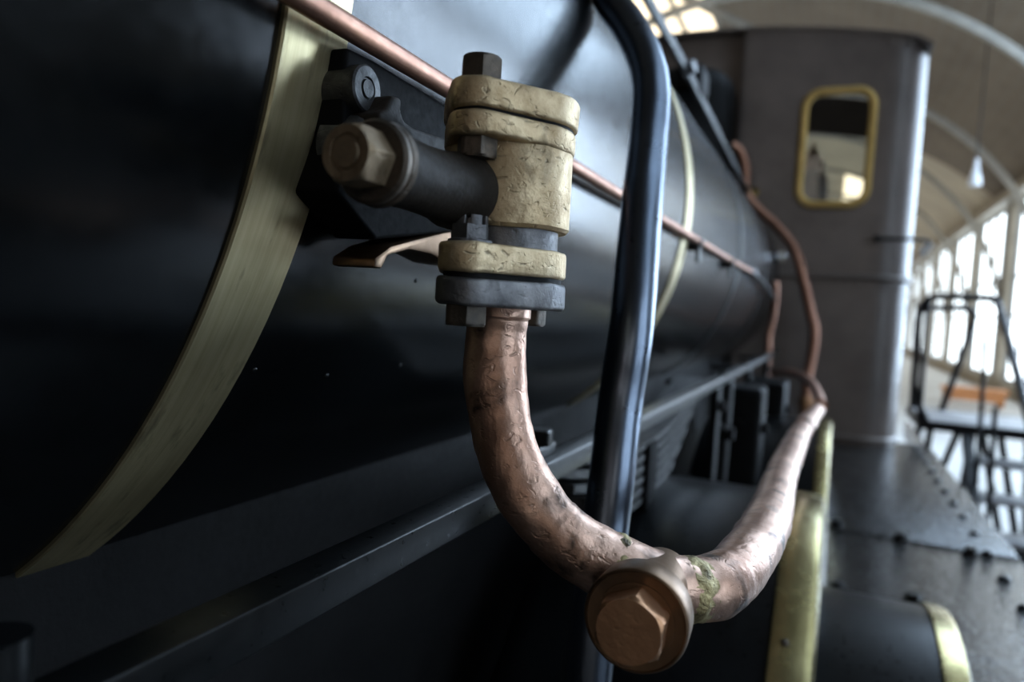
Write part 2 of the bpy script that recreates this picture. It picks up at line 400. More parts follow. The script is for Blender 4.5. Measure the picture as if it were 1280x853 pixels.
# ------------------------------------------------------------------ the locomotive
LOCO = empty('steam_locomotive', (-.79, 3.0, FZ),
             'old black steam locomotive with brass boiler bands and copper pipes, filling the foreground', 'locomotive')
BX, BZ, BR = -.792, .216, .5157       # boiler axis and radius
BY0, BY1 = -1.2, 4.4
def arc_shell(bm, r0, r1, y0, y1, a0=0., a1=2*PI, seg=128, bev=.0):
    rings = []
    prof = [(y0, r0), (y0, r1-bev), (y0+bev, r1), (y1-bev, r1), (y1, r1-bev), (y1, r0)] if bev else [(y0, r0), (y0, r1), (y1, r1), (y1, r0)]
    closed = abs(a1-a0-2*PI) < 1e-6
    n = seg if closed else seg+1
    for k in range(n):
        a = a0+(a1-a0)*k/seg
        rings.append([Vector((BX+r*math.cos(a), y, BZ+r*math.sin(a))) for y, r in prof])
    ring_loft(bm, rings, cap=not closed, closed=closed)
bm = bmesh.new()
lathe(bm, (BX, 0, BZ), (0, 1, 0), [(BY0, .02), (BY0, BR-.03), (BY0+.03, BR), (BY1, BR), (BY1, .02)], 160, cap=False)
BOILER = link('boiler', bm, 'boiler', LOCO)
def band(y0, y1, mat, name, th=.0035, label=None):
    b = bmesh.new(); arc_shell(b, BR-.004, BR+th, y0, y1, seg=160, bev=.0012); return link(name, b, mat, BOILER, label=label)
band(.306, .36, 'band', 'brass_band', label='broad brushed brass band around the near end of the boiler')
band(1.43, 1.49, 'band', 'brass_band', label='narrow looking brass band farther along the boiler')
band(2.36, 2.40, 'black', 'cladding_joint', .003); band(3.32, 3.36, 'black', 'cladding_joint', .003)
# small screws in the cladding just beyond the band
b0 = bmesh.new(); dome(b0, (0, 0, 0), (1, 0, 0), .0022, .0012, 12); screw = link('cladding_screw', b0, 'black', BOILER)
spots = [(408, 470), (318, 463), (500, 457), (520, 351)]
first = True
for px, py in spots:
    r = ray(px, py); d = Vector((r.x, 0, r.z)); c = Vector((BX, 0, BZ))
    A = d.dot(d); B = -2*d.dot(c); Cc = c.dot(c)-BR*BR
    t = (-B-math.sqrt(max(B*B-4*A*Cc, 0)))/(2*A); p = r*t
    n = Vector((p.x-BX, 0, p.z-BZ)).normalized()
    o = screw if first else copy_obj(screw); first = False
    o.location = p - n*.0002; o.rotation_euler = (0, -math.atan2(n.z, n.x), 0)

# thin copper pipe held along the boiler side
PX, PZ = -.2615, .150
pp = [(PX, -.9, PZ), (PX, -.3, PZ), (PX, .2, PZ), (PX, .5, PZ+.0005), (PX, .9, PZ-.0005), (PX, 1.4, PZ+.003), (PX-.001, 1.9, PZ+.006), (PX, 2.3, PZ+.008), (PX+.0, 2.62, PZ+.012)]
b = bmesh.new(); tube(b, spline(pp, 8), .0070, 18); BP = link('boiler_pipe', b, 'cleancopper', LOCO, label='thin copper pipe running along the side of the boiler')
for y in (-.1, 1.52, 2.05):
    b = bmesh.new(); lathe(b, (PX, y-.012, PZ+.003), (0, 1, 0), [(0, .0098), (.024, .0098)], 16)
    box(b, (PX-.012, y, PZ-.008), (.02, .022, .018), bev=.003); box(b, (PX+.001, y, PZ-.024), (.008, .02, .034), bev=.002)
    link('pipe_clip', b, 'black', BP)
b = bmesh.new(); e0 = Vector((PX, 2.60, PZ+.012)); lathe(b, e0, (0, 1, 0), [(0, .010), (.012, .016), (.035, .016), (.05, .010), (.06, .009)], 20)
link('pipe_union', b, 'steel', BP)
b = bmesh.new(); tube(b, spline([(PX, 2.65, PZ+.012), (PX+.004, 2.9, PZ+.0), (PX+.01, 3.3, PZ-.03), (PX+.012, 3.5, PZ-.05)], 8), .010, 14)
link('pipe_end', b, 'black', BP)
dp = [at(969, 352, 3.6), at(969, 372, 3.62), at(966, 400, 3.64), at(961, 420, 3.64), at(960, 452, 3.64), at(958, 470, 3.64)]
b = bmesh.new(); tube(b, spline(dp, 6), .015, 14); link('drop_pipe', b, 'cleancopper', LOCO, label='short copper pipe dropping below the boiler near the cab')

# ---- flanged valve on the boiler side
FX, FY = -.185, .400
def fz(py): return atd(640, py, .405).z
def flange(name, z0, z1, off, rend, rmid, mat, parent, amp=.0010, shift=0.):
    b = bmesh.new(); poly = hull([(0, -off, rend), (0, 0, rmid), (0, off, rend)])
    # frame_of(z, hint y): x = y cross z = +X, y = z cross x = +Y
    prism(b, poly, (FX+shift, FY, z0), (0, 0, 1), z1-z0, hint=(0, 1, 0), bev=.0022, seg=3, ang=50)
    bmesh.ops.triangulate(b, faces=[f for f in b.faces if len(f.verts) > 8])
    rough_up(b, amp*.6, 32); rough_up(b, amp*.5, 110); return link(name, b, mat, parent, 45)
zb0, zb1 = fz(283), fz(172)                         # body
zt0, zt1, zt2 = fz(181), fz(150), fz(112)           # the two upper flanges
zn = fz(308); zl0, zl1 = fz(345), fz(309); zs0, zs1 = fz(385), fz(351)
bm = bmesh.new()
lathe(bm, (FX, FY, zb0), (0, 0, 1), [(0, .030), (0, .0368), (.002, .0385), (.012, .0385), (zb1-zb0-.004, .0385), (zb1-zb0, .037), (zb1-zb0, .02)], 64)
rough_up(bm, .0007, 40)
VALVE = link('check_valve', bm, 'brass', LOCO, label='worn brass flanged valve body on the boiler side')
bx0 = atx(478, 215, FX-.012); bx0.z += .003                             # barrel runs from here to the body, along the locomotive
b = bmesh.new(); rings = []
for h, r in ((0, .0172), (.030, .0172), (.044, .0178), (.056, .0188), (.064, .0205), (.072, .0225), (.080, .0240), (.10, .025)):
    rings.append([Vector((FX-.012+r*math.cos(2*PI*k/56), bx0.y+h, bx0.z+max(-.0188, min(.021, r*math.sin(2*PI*k/56))))) for k in range(56)])
ring_loft(b, rings); rough_up(b, .0006, 40)
link('barrel', b, 'shadowed', VALVE, label='dark oily horizontal barrel of the valve')
b = bmesh.new(); lathe(b, (FX-.012, bx0.y-.010, bx0.z), (0, 1, 0), [(0, .012), (0, .0180), (.0015, .0196), (.0045, .0196), (.005, .0184), (.0058, .0196), (.009, .0202), (.0105, .0185)], 56); link('washer', b, 'rust', VALVE)
b = bmesh.new(); hexbolt(b, (FX-.012, bx0.y-.010, bx0.z), (0, -1, 0), .0142, .0185, .12, dish=1); link('end_nut', b, 'nutbrown', VALVE, 30, label='dark hexagon nut on the near end of the barrel')
F1 = flange('flange', zt1+.0006, zt2, .041, .0170, .0405, 'brass', VALVE)
F2 = flange('flange', zt0, zt1-.0008, .041, .0170, .0395, 'brass', VALVE)
b = bmesh.new(); poly = hull([(0, -.041, .015), (0, 0, .038), (0, .041, .015)]); prism(b, poly, (FX, FY, zt1-.001), (0, 0, 1), .002, hint=(0, 1, 0)); link('gasket', b, 'frame', VALVE)
b = bmesh.new(); lathe(b, (FX, FY, zl1-.002), (0, 0, 1), [(0, .033), (.0018, .0325), (zn-zl1+.004, .0325), (zb0-zl1+.004, .0325)], 56); link('neck', b, 'steel', VALVE, label='turned grey steel neck under the valve body')
F3 = flange('flange', zl0, zl1, .045, .0172, .0385, 'brass', VALVE, .0011)
F4 = flange('flange', zs0, zs1, .045, .0178, .0390, 'steel', VALVE, .0016); F4['label'] = 'rough grey steel flange, lowest of the four'
b = bmesh.new(); poly = hull([(0, -.045, .0135), (0, 0, .036), (0, .045, .0135)]); prism(b, poly, (FX, FY, zs1-.001), (0, 0, 1), zl0-zs1+.002, hint=(0, 1, 0)); link('gasket', b, 'frame', VALVE)
yb = FY-.041
b = bmesh.new(); lathe(b, (FX-.001, yb, zt2-.001), (0, 0, 1), [(0, .0125), (.002, .0122)], 32); hexbolt(b, (FX-.001, yb, zt2), (0, 0, 1), .0122, .0135, .55); link('hex_bolt', b, 'rust', VALVE, 30)
b = bmesh.new(); hexbolt(b, (FX-.001, yb, zt0+.001), (0, 0, -1), .0118, .0115, .35); link('hex_nut', b, 'rust', VALVE, 30)
yl = FY-.045
# castle nut with its slots
b = bmesh.new(); zc = zl1-.0005
lathe(b, (FX, yl, zc), (0, 0, 1), [(0, .0125), (.0022, .0122), (.0026, .0110)], 36)
prism(b, hexpoly(.0108, .3), (FX, yl, zc+.002), (0, 0, 1), .0085, bev=.0004)
for k in range(6):
    a = k*PI/3+.3+PI/6
    pr = [(.0095*math.cos(a+t), .0095*math.sin(a+t)) for t in (-.36, -.18, 0, .18, .36)] + [(.0052*math.cos(a+t), .0052*math.sin(a+t)) for t in (.36, 0, -.36)]
    prism(b, pr, (FX, yl, zc+.010), (0, 0, 1), .0055, bev=.0004)
lathe(b, (FX, yl, zc+.008), (0, 0, 1), [(0, .005), (.006, .005), (.0068, .004)], 20)
link('castle_nut', b, 'steel', VALVE, 30, label='grey slotted castle nut on the lower brass flange')
b = bmesh.new(); hexbolt(b, (FX, yl, zs0+.001), (0, 0, -1), .0125, .0125, .5); link('hex_bolt', b, 'rust', VALVE, 30)
b = bmesh.new(); hexbolt(b, (FX+.003, FY+.042, zs0+.001), (0, 0, -1), .0105, .0125, .2); link('hex_bolt', b, 'rust', VALVE, 30)
b = bmesh.new(); hexbolt(b, (FX, FY+.045, zl1-.001), (0, 0, 1), .0105, .0105, .2); link('hex_nut', b, 'rust', VALVE, 30)

# ---- bracket that carries the valve on the boiler
bm = bmesh.new()
def yzp(px, py, X): p = atx(px, py, X); return (p.y, p.z)
# frame_of(+X, hint z): x = z cross X = +Y, y = X cross Y = +Z
XP = -.267
poly = [yzp(428, 175, XP), yzp(431, 120, XP), yzp(434, 58, XP), yzp(470, 76, XP), yzp(515, 104, XP), yzp(560, 132, XP), yzp(620, 200, XP), yzp(640, 300, XP), yzp(575, 290, XP), yzp(470, 300, XP), yzp(420, 240, XP)]
prism(bm, poly, (-.300, 0, 0), (1, 0, 0), .033, hint=(0, 0, 1), bev=.003, seg=3, ang=10)
BRK = link('mounting_bracket', bm, 'soot', LOCO, label='dark cast bracket holding the valve to the boiler')
XL = -.246     # cast lug with its scooped edge
b = bmesh.new(); poly = [yzp(474, 170, XL), yzp(474, 142, XL), yzp(484, 136, XL), yzp(492, 118, XL), yzp(504, 124, XL), yzp(502, 140, XL), yzp(506, 152, XL), yzp(518, 160, XL), yzp(560, 174, XL), yzp(600, 190, XL), yzp(600, 240, XL), yzp(520, 235, XL), yzp(476, 205, XL)]
prism(b, poly, (-.270, 0, 0), (1, 0, 0), .024, hint=(0, 0, 1), bev=.003, seg=3, ang=8); rough_up(b, .0006, 60); link('lug', b, 'shadowed', BRK)
b = bmesh.new(); c = atx(474, 184, -.254); lathe(b, c, (-1, .0, 0), [(0, .004), (0, .0155), (.003, .0185), (.008, .0200), (.03, .021)], 40); rough_up(b, .0008, 60); link('boss', b, 'darksteel', BRK)
XF = -.266
b = bmesh.new(); poly = [yzp(468, 334, XF), yzp(470, 322, XF), yzp(490, 308, XF), yzp(520, 300, XF), yzp(556, 291, XF), yzp(590, 285, XF), yzp(588, 334, XF), yzp(562, 330, XF), yzp(540, 318, XF), yzp(512, 312, XF), yzp(486, 320, XF), yzp(478, 336, XF)]
prism(b, poly, (-.30, 0, 0), (1, 0, 0), .034, hint=(0, 0, 1), bev=.002, seg=2, ang=10); rough_up(b, .0006, 60); link('bracket_foot', b, 'ring', BRK)
c = atx(460, 111, -.259); r = .0138
b = bmesh.new(); lathe(b, c, (-1, 0, 0), [(0, .0002), (-.0006, .0046), (-.0006, .0052), (.0010, .0056), (.0010, .0064), (-.0003, .0070), (.0, r*.92), (.0012, r), (.02, r), (.04, r)], 40, cap=False); link('stud', b, 'darksteel', BRK, label='round grey stud end with a turned ring')

# ---- the bent copper pipe
path = [Vector((FX-.001, FY, zs0+.004)), Vector((FX-.001, FY, fz(400))), Vector((FX-.0015, FY-.0005, fz(425))), atd(619, 470, .440), atd(624, 515, .437), atd(635, 565, .432), atd(655, 612, .428), atd(688, 655, .425), atd(730, 690, .424),
        atd(778, 714, .425), atd(825, 730, .428), atd(872, 737, .438), atd(908, 724, .458), atd(936, 694, .500), atd(955, 661, .575), atd(966, 632, .68), atd(977, 594, .86), atd(990, 563, 1.10), atd(1004, 536, 1.45), atd(1025, 508, 2.05)]
sp = spline(path, 14)
rad = []
for i, p in enumerate(sp):
    t = i/14.; rad.append(.0205 if t < 1 else .0188 + .0004*math.sin(t*2.3) + (.0006 if 7 < t < 12 else 0))
bm = bmesh.new(); tube(bm, sp, rad, 56, .0011, 38)
CP = link('copper_pipe', bm, 'copper', LOCO, 60, label='thick bent copper pipe dropping from the flange and running back to the cab')
U = atd(823, 728, .428)
UA = Vector((0.02, -1, -.0)).normalized()
b = bmesh.new(); lathe(b, U-UA*.022, UA, [(0, .004), (.004, .012), (.012, .018), (.050, .0195), (.058, .0225), (.062, .0260), (.065, .0272), (.0815, .0278), (.0830, .0272), (.0836, .0262), (.0830, .0255), (.0823, .018)], 72)
lathe(b, U-UA*.022, UA, [(.0815, .0205), (.0832, .0203), (.0832, .004)], 48)
link('union_collar', b, 'ring', CP, label='round brown bronze collar of the pipe union')
b = bmesh.new(); hexbolt(b, U+UA*.060, UA, .0192, .0160, .42, chamfer=True); rough_up(b, .0004, 90); link('hex_plug', b, 'plug', CP, 30, label='orange brown hexagon plug facing the camera')
for i0 in (8.75, 10.75):
    k = int(i0*14); pts = sp[k-4:k+5]
    b = bmesh.new(); tube(b, pts, [.0189+.0013*math.exp(-((j-4)/2.0)**2) for j in range(len(pts))], 64, .0013, 150); link('brazed_joint', b, 'braze', CP, label='crusty yellow brazed joint')
# joint ring on the far run
k = int(18.15*14); b = bmesh.new(); tube(b, sp[k-2:k+3], .021, 32); link('pipe_sleeve', b, 'copper', CP)

# ---- black pipe standing in front of the boiler
pl = [at(728, 900, .60)+Vector((0, 0, -.3)), at(735, 853, .60), at(762, 620, .625), at(776, 500, .65), at(790, 400, .66), at(803, 250, .72), at(811, 170, .77), at(814, 110, .80), at(805, 70, .825), at(786, 33, .85), at(763, 0, .87)]
e = pl[-1]; 
for a in range(1, 7):
    ang = math.atan2(e.z-BZ, e.x-BX) + a*.16
    rr_ = math.hypot(e.x-BX, e.z-BZ); pl.append(Vector((BX+(rr_-.01*a)*math.cos(ang), 0.87+.01*a, BZ+(rr_-.01*a)*math.sin(ang))))
b = bmesh.new(); tube(b, spline(pl, 8), .0208, 40, .0002, 60); link('sand_pipe', b, 'pole', LOCO, label='glossy black upright pipe bent over the boiler')

# ---- bar along the side below the boiler
EX, EZ = -.240, -.1525
bm = bmesh.new(); box(bm, (EX-.0125, 1.83, EZ-.0115), (.025, 4.5, .023), bev=.0012)
BAR = link('side_bar', bm, 'black', LOCO, label='long black square bar running beside the boiler')
def barnut(y):
    b = bmesh.new(); hexbolt(b, (EX-.013, y, EZ-.001), (0, 0, 1), .0125, .012, .3, washer=.015); return link('hex_nut', b, 'black', BAR, 30)
p = atx(683, 562, EX-.014)
b = bmesh.new(); c = Vector((EX-.02, p.y, EZ+.004)); box(b, c+Vector((-.01, 0, .002)), (.036, .05, .014), bev=.003); hexbolt(b, c+Vector((-.004, -.004, .008)), (0, 0, 1), .0175, .016, .1); link('hex_nut', b, 'black', BAR, 30)
for y in (1.98, 2.5): barnut(y)
for y in (1.95, 2.75, 3.6):
    b = bmesh.new(); box(b, (EX-.02, y, EZ-.25), (.02, .07, .48), bev=.004); box(b, (EX-.08, y, EZ-.03), (.14, .06, .016), bev=.003)
    hexbolt(b, (EX-.01, y, EZ-.08), (1, 0, 0), .016, .014); link('bar_bracket', b, 'frame', BAR)
b = bmesh.new(); q = at(-6, 822, .16); tube(b, [q+Vector((0, 0, .008)), q+Vector((0, 0, -.3))], .012, 16); link('bar_stay', b, 'black', BAR)

# ---- leaf spring behind the bar
LS = bpy.data.objects.new('leaf_spring', None)
bm = bmesh.new(); box(bm, (-.31, 1.27, -.29), (.085, .07, .12), bev=.006)
LS = link('leaf_spring', bm, 'soot', LOCO, label='stack of grey spring leaves under the bar')
for k in range(6):
    hl = .54-.06*k; b = bmesh.new(); rings = []
    for j in range(25):
        t = -hl+2*hl*j/24; z = -.232-.019*k+.25*t*t
        rings.append([Vector((-.31+dx, 1.27+t, z+dz)) for dx, dz in ((-.034, -.0055), (.034, -.0055), (.034, .0055), (-.034, .0055))])
    ring_loft(b, rings); link('spring_leaf', b, 'darksteel', LS, 30)
# ---- frames, axle boxes, wheels
FRAME = [(-1.2, 5.2, -1.05, -.16)]
for X, nm in ((-.505, 0), (-1.08, 1)):
    b = bmesh.new()
    for (ya, yb, za, zb) in FRAME: box(b, (X, (ya+yb)/2, (za+zb)/2), (.03, yb-ya+.004, zb-za), bev=.004)
    link('frame_plate', b, 'frame', LOCO)
def wheel(x, y, side):
    b = bmesh.new(); R = .585
    lathe(b, (x-.065, y, -1.13), (1, 0, 0), [(0, R-.085), (0, R+.028), (.02, R+.026), (.03, R), (.13, R-.006), (.13, R-.085), (0, R-.085)], 72, cap=False)
    lathe(b, (x-.07, y, -1.13), (1, 0, 0), [(0, .03), (0, .10), (.15, .09), (.15, .03)], 32)
    for k in range(11):
        a = 2*PI*k/11; c = Vector((x, y+.29*math.cos(a), -1.13+.29*math.sin(a)))
        box(b, c, (.045, .055, .44), Matrix.Rotation(PI/2-a, 3, 'X') if False else Matrix.Rotation(a-PI/2, 3, 'X'), .01)
    link('wheel', b, 'frame', LOCO)
for y in (1.4, 2.95):
    wheel(-.2, y, 1); wheel(-1.38, y, -1)
    b = bmesh.new(); lathe(b, (-1.5, y, -1.13), (1, 0, 0), [(0, .06), (1.4, .06)], 24); link('axle', b, 'frame', LOCO)
# dark machinery below the bar near the cab
for (px, py, Y, s) in ((925, 545, 2.5, (.14, .2, .34)), (955, 520, 3.1, (.16, .3, .3)), (900, 555, 2.2, (.05, .08, .4))):
    p = at(px, py, Y); b = bmesh.new(); box(b, p, s, bev=.02)
    hexbolt(b, p+Vector((s[0]/2-.002, -.05, .04)), (1, 0, 0), .02, .02); hexbolt(b, p+Vector((0, -s[1]/2+.002, .05)), (0, -1, 0), .02, .02)
    link('brake_gear', b, 'frame', LOCO)

# ---- splashers over the wheels
def splasher(yc, zc, R, x0, x1, a0, a1, name, mat, trimw, rb=.03):
    b = bmesh.new(); n = 48; rings = []
    prof = [(x0, R-.25), (x0, R-rb)] + [(x0+rb-rb*math.cos(t*PI/2/5), R-rb+rb*math.sin(t*PI/2/5)) for t in range(1, 6)] + [(x1-.004, R), (x1, R-.004), (x1, R-.25)]
    for k in range(n+1):
        a = a0+(a1-a0)*k/n
        rings.append([Vector((x, yc+r*math.cos(a), zc+r*math.sin(a))) for x, r in prof])
    ring_loft(b, rings); s = link(name, b, mat, LOCO, 40)
    b = bmesh.new(); rings = []
    e = .006; q = .010
    prof = [(x1-trimw, R-.002), (x1-trimw, R+e-.002), (x1-trimw+.002, R+e), (x1-q, R+e), (x1-q*.3+.003, R+e-q*.3), (x1+e, R-q), (x1+e, R-.04), (x1-.001, R-.04)]
    for k in range(n+1):
        a = a0+(a1-a0)*k/n
        rings.append([Vector((x, yc+r*math.cos(a), zc+r*math.sin(a))) for x, r in prof])
    ring_loft(b, rings); tr = link('brass_trim', b, 'trim', s, 40)
    return s, tr
WY, WZ = 1.40, -.97
S1, T1 = splasher(WY, WZ, .643, -.42, .012, .1, PI-.1, 'wheel_splasher', 'black', .055, .05); T1['label'] = 'long brass trim strip on the edge of the near splasher'
S2, T2 = splasher(2.98, WZ, .60, -.42, .03, .1, PI-.1, 'wheel_splasher', 'black', .04, .05); T2['label'] = 'short brass trim strip on the farther splasher'
S3, T3 = splasher(WY, WZ, .474, .012, .232, .15, PI-.15, 'rod_splasher', 'black', .036, .004); T3['label'] = 'curved brass trim on the low outer splasher'
def on_circle(px, py, yc, zc, R):
    r = ray(px, py); d = Vector((0, r.y, r.z)); c = Vector((0, yc, zc)); A = d.dot(d); B = -2*d.dot(c); C_ = c.dot(c)-R*R
    disc = B*B-4*A*C_
    if disc < 0: disc = 0
    return r*((-B-math.sqrt(disc))/(2*A))
p = on_circle(981, 804, WY, WZ, .649); n = Vector((0, p.y-WY, p.z-WZ)).normalized()
b = bmesh.new(); dome(b, p, n, .006, .003, 16); link('trim_screw', b, 'rust', S1)

# ---- running board
RZB = -.629
bm = bmesh.new(); box(bm, (.29, .75, RZB-.010), (.50, 3.40, .012), bev=.003); box(bm, (.29, 3.45, RZB-.006), (.50, 2.05, .012), bev=.003)
box(bm, (.525, 2.3, RZB-.06), (.022, 6.5, .11), bev=.004)
RB = link('running_board', bm, 'board', LOCO, label='worn riveted black footplate beside the boiler')
b = bmesh.new(); dome(b, (0, 0, 0), (0, 0, 1), .017, .013, 16); riv = link('rivet', b, 'black', RB)
first = True
for k in range(13):
    o = riv if first else copy_obj(riv); first = False
    o.location = (.462, 1.78+.212*k, RZB+(.0 if k > 2 else -.004))
def boardbolt(px, py, r=.017):
    p = atz(px, py, RZB); b = bmesh.new(); lathe(b, p-Vector((0, 0, .002)), (0, 0, 1), [(0, r*1.3), (.005, r*1.25)], 24); hexbolt(b, p, (0, 0, 1), r, .018, random.random()); link('board_bolt', b, 'black', RB, 30)
for q in ((1045, 657), (1125, 674), (1213, 692), (1047, 737), (1141, 751)): boardbolt(*q)

# ---- cab
CX = BX
def roof(x): return 1.595-.103*(x-CX)**2
CY, CYL, CYR, CSX, STEP, CR = 4.20, 4.28, 5.35, .365, -.546, .19
CB = RZB
def panel_with_hole(bm, outer, hole, y, th):
    b2 = bmesh.new(); es = []
    for loop in (outer, hole):
        if not loop: continue
        vs = [b2.verts.new((x, y, z)) for x, z in loop]
        for i in range(len(vs)): es.append(b2.edges.new((vs[i], vs[(i+1) % len(vs)])))
    bmesh.ops.triangle_fill(b2, edges=es, use_beauty=True)
    g = bmesh.ops.extrude_face_region(b2, geom=list(b2.faces))
    for v in g['geom']:
        if isinstance(v, bmesh.types.BMVert): v.co.y += th
    merge(bm, b2)
def rrect(x0, x1, z0, z1, r, n=8):
    pts = []
    for cx, cz, a0 in ((x1-r, z1-r, 0), (x0+r, z1-r, PI/2), (x0+r, z0+r, PI), (x1-r, z0+r, 1.5*PI)):
        for k in range(n+1): a = a0+PI/2*k/n; pts.append((cx+r*math.cos(a), cz+r*math.sin(a)))
    return pts
wx0, wx1, wz0, wz1 = -.2, .105, .645, 1.215
bm = bmesh.new()
def rf(x0, x1, n=10): return [(x0+(x1-x0)*k/n, roof(x0+(x1-x0)*k/n)) for k in range(n+1)]
m = lambda x: 2*CX-x
panel_with_hole(bm, [(STEP, CB)] + rf(STEP, CSX-CR) + [(CSX-CR, CB)], rrect(wx0, wx1, wz0, wz1, .07), CY, .012)
panel_with_hole(bm, [(m(CSX-CR), CB)] + rf(m(CSX-CR), m(STEP)) + [(m(STEP), CB)], None, CY, .012)
panel_with_hole(bm, [(m(STEP), CB)] + rf(m(STEP), STEP) + [(STEP, CB)], None, CYL, .012)
for X in (STEP, m(STEP)): box(bm, (X, (CY+CYL)/2+.006, (CB+roof(X))/2), (.012, CYL-CY+.012, roof(X)-CB))
for sgn in (1, -1):
    fx = lambda x: x if sgn > 0 else m(x)
    n = 14; pts = [(CSX-CR+CR*math.sin(PI/2*k/n), CY+CR-CR*math.cos(PI/2*k/n)) for k in range(n+1)] + [(CSX, CYR)]
    for zr in ((CB, None),):
        for d in (0, .012):
            lo = [bm.verts.new((fx(x-d*(k/n if k <= n else 1)), y+d*(1-k/n if k <= n else 0), CB)) for k, (x, y) in enumerate(pts)]
            hi = [bm.verts.new((fx(x-d*(k/n if k <= n else 1)), y+d*(1-k/n if k <= n else 0), roof(x)-.03*(min(k, n)/n)**2)) for k, (x, y) in enumerate(pts)]
            for i in range(len(pts)-1): bm.faces.new((lo[i], lo[i+1], hi[i+1], hi[i]))
# rear: lower sheet and a deep upper rail, the opening between them
panel_with_hole(bm, [(m(CSX), CB), (m(CSX), .40), (CSX, .40), (CSX, CB)], None, CYR, .012)
panel_with_hole(bm, [(m(CSX), 1.02)] + [(m(CSX)+(CSX-m(CSX))*k/20, roof(m(CSX)+(CSX-m(CSX))*k/20)-.02) for k in range(21)] + [(CSX, 1.02)] + [(CSX-.02-(CSX-m(CSX)-.04)*k/20, 1.32-.055*((k-10)/10)**2*2.2) for k in range(21)], None, CYR, .012)
CAB = link('cab', bm, 'cab', LOCO, 30)
b = bmesh.new(); n = 30; rings = []
for k in range(n+1):
    x = m(CSX)+(CSX-m(CSX))*k/n; z = roof(x)-(.03 if k in (0, n) else 0)
    rings.append([Vector((x, CY-.01, z-.002)), Vector((x, CYR+.04, z-.002)), Vector((x, CYR+.04, z+.016)), Vector((x, CY-.01, z+.016))])
ring_loft(b, rings); link('cab_roof', b, 'cab', CAB)
# rivets below the roof edge
b = bmesh.new(); dome(b, (0, 0, 0), (0, -1, 0), .012, .008, 14); rv = link('rivet', b, 'cab', CAB); first = True
for k in range(9):
    x = -.5+.095*k; o = rv if first else copy_obj(rv); first = False; o.location = (x, CY, roof(x)-.03)
b = bmesh.new(); dome(b, (0, 0, 0), (0, -1, 0), .010, .007, 14); rv2 = link('rivet', b, 'cab', CAB); first = True
for k in range(10):
    o = rv2 if first else copy_obj(rv2); first = False; o.location = (-.18+.05*k, CY, .222)
# half-round bead at the waist and at the foot
def bead(z, r, name):
    b = bmesh.new(); pts = [Vector((STEP+.01, CY-.002, z))] + [Vector((x, CY-.002, z)) for x in (-.2, 0, .15)] + [Vector((CSX-CR+CR*math.sin(PI/2*k/8)+.002*k/8, CY+CR-CR*math.cos(PI/2*k/8)-.002*(1-k/8), z)) for k in range(9)] + [Vector((CSX+.002, 4.8, z)), Vector((CSX+.002, CYR, z))]
    tube(b, pts, r, 12); link(name, b, 'cab', CAB)
bead(.252, .017, 'waist_bead'); bead(CB+.03, .016, 'foot_bead')
# window
b = bmesh.new(); n_ = rrect(wx0, wx1, wz0, wz1, .07, 10); pc = Vector(((wx0+wx1)/2, 0, (wz0+wz1)/2)); rings = []
def off(pt, d):   # rounded rectangle grown by d
    return None
outs = {d: rrect(wx0-d, wx1+d, wz0-d, wz1+d, .07+d, 10) for d in (-.007, .004, .014, .025, .034)}
for i in range(len(n_)):
    rings.append([Vector((outs[d][i][0], CY-h, outs[d][i][1])) for d, h in ((-.007, -.004), (-.007, .010), (.004, .018), (.014, .021), (.025, .017), (.034, .008), (.034, -.004))])
ring_loft(b, rings, closed=True); WF = link('window_frame', b, 'goldframe', CAB, 50, label='brass frame with rounded corners around the cab window')
b = bmesh.new(); panel_with_hole(b, rrect(wx0-.004, wx1+.004, wz0-.004, wz1+.004, .07), None, CY+.004, .004); link('window_glass', b, 'glass', CAB, 0, label='glass pane in the brass frame')
# handle across the corner of the cab
b = bmesh.new(); h0 = at(1096, 298, CY-.03); h1 = at(1158, 300, CY-.03)
tube(b, spline([h0, (h0+h1)/2, h1+Vector((-.02, 0, 0)), h1+Vector((.012, .01, -.012)), h1+Vector((.0, .02, -.05))], 6), .009, 14)
lathe(b, h0+Vector((0, -.012, 0)), (0, 1, 0), [(0, .012), (.004, .018), (.05, .018)], 18)
H = link('corner_handle', b, 'black', LOCO)
b = bmesh.new(); box(b, h1+Vector((.0, .012, -.045)), (.034, .012, .075), Matrix.Rotation(.5, 3, 'Y'), .004); link('handle_tag', b, 'enamel', H, label='small white plate at the end of the handle')
# brass and iron valve stand seen through the window
VY = 4.75
def vz(py): return at(1015, py, VY).z
vb = at(1014, 220, VY); wpx = .0047      # metres per pixel at that distance
b = bmesh.new(); lathe(b, (vb.x, vb.y, vz(262)), (0, 0, 1), [(0, 17*wpx), (vz(230)-vz(262), 17*wpx), (vz(222)-vz(262), 15*wpx), (vz(215)-vz(262), 9*wpx), (vz(212)-vz(262), 8*wpx)], 28); lathe(b, (vb.x, vb.y, CB), (0, 0, 1), [(0, .14), (.02, .06), (vz(261)-CB, .06)], 24); VS = link('valve_stand', b, 'rust', LOCO)
b = bmesh.new(); lathe(b, (vb.x, vb.y, vz(213)), (0, 0, 1), [(0, 8*wpx), (vz(210)-vz(213), 11*wpx), (vz(200)-vz(213), 11*wpx), (vz(194)-vz(213), 8*wpx), (vz(190)-vz(213), 7*wpx), (vz(186)-vz(213), 3*wpx), (vz(179)-vz(213), 2*wpx), (vz(178)-vz(213), .5*wpx)], 24); link('brass_valve', b, 'plug', VS)
for sx in (-1, 1):
    b = bmesh.new(); lathe(b, (vb.x+sx*11*wpx, vb.y, vz(206)), (sx, 0, 0), [(-.02, 3*wpx), (.0, 5*wpx), (3*wpx, 5*wpx), (3.5*wpx, 2*wpx)], 16); link('side_nut', b, 'soot', VS)
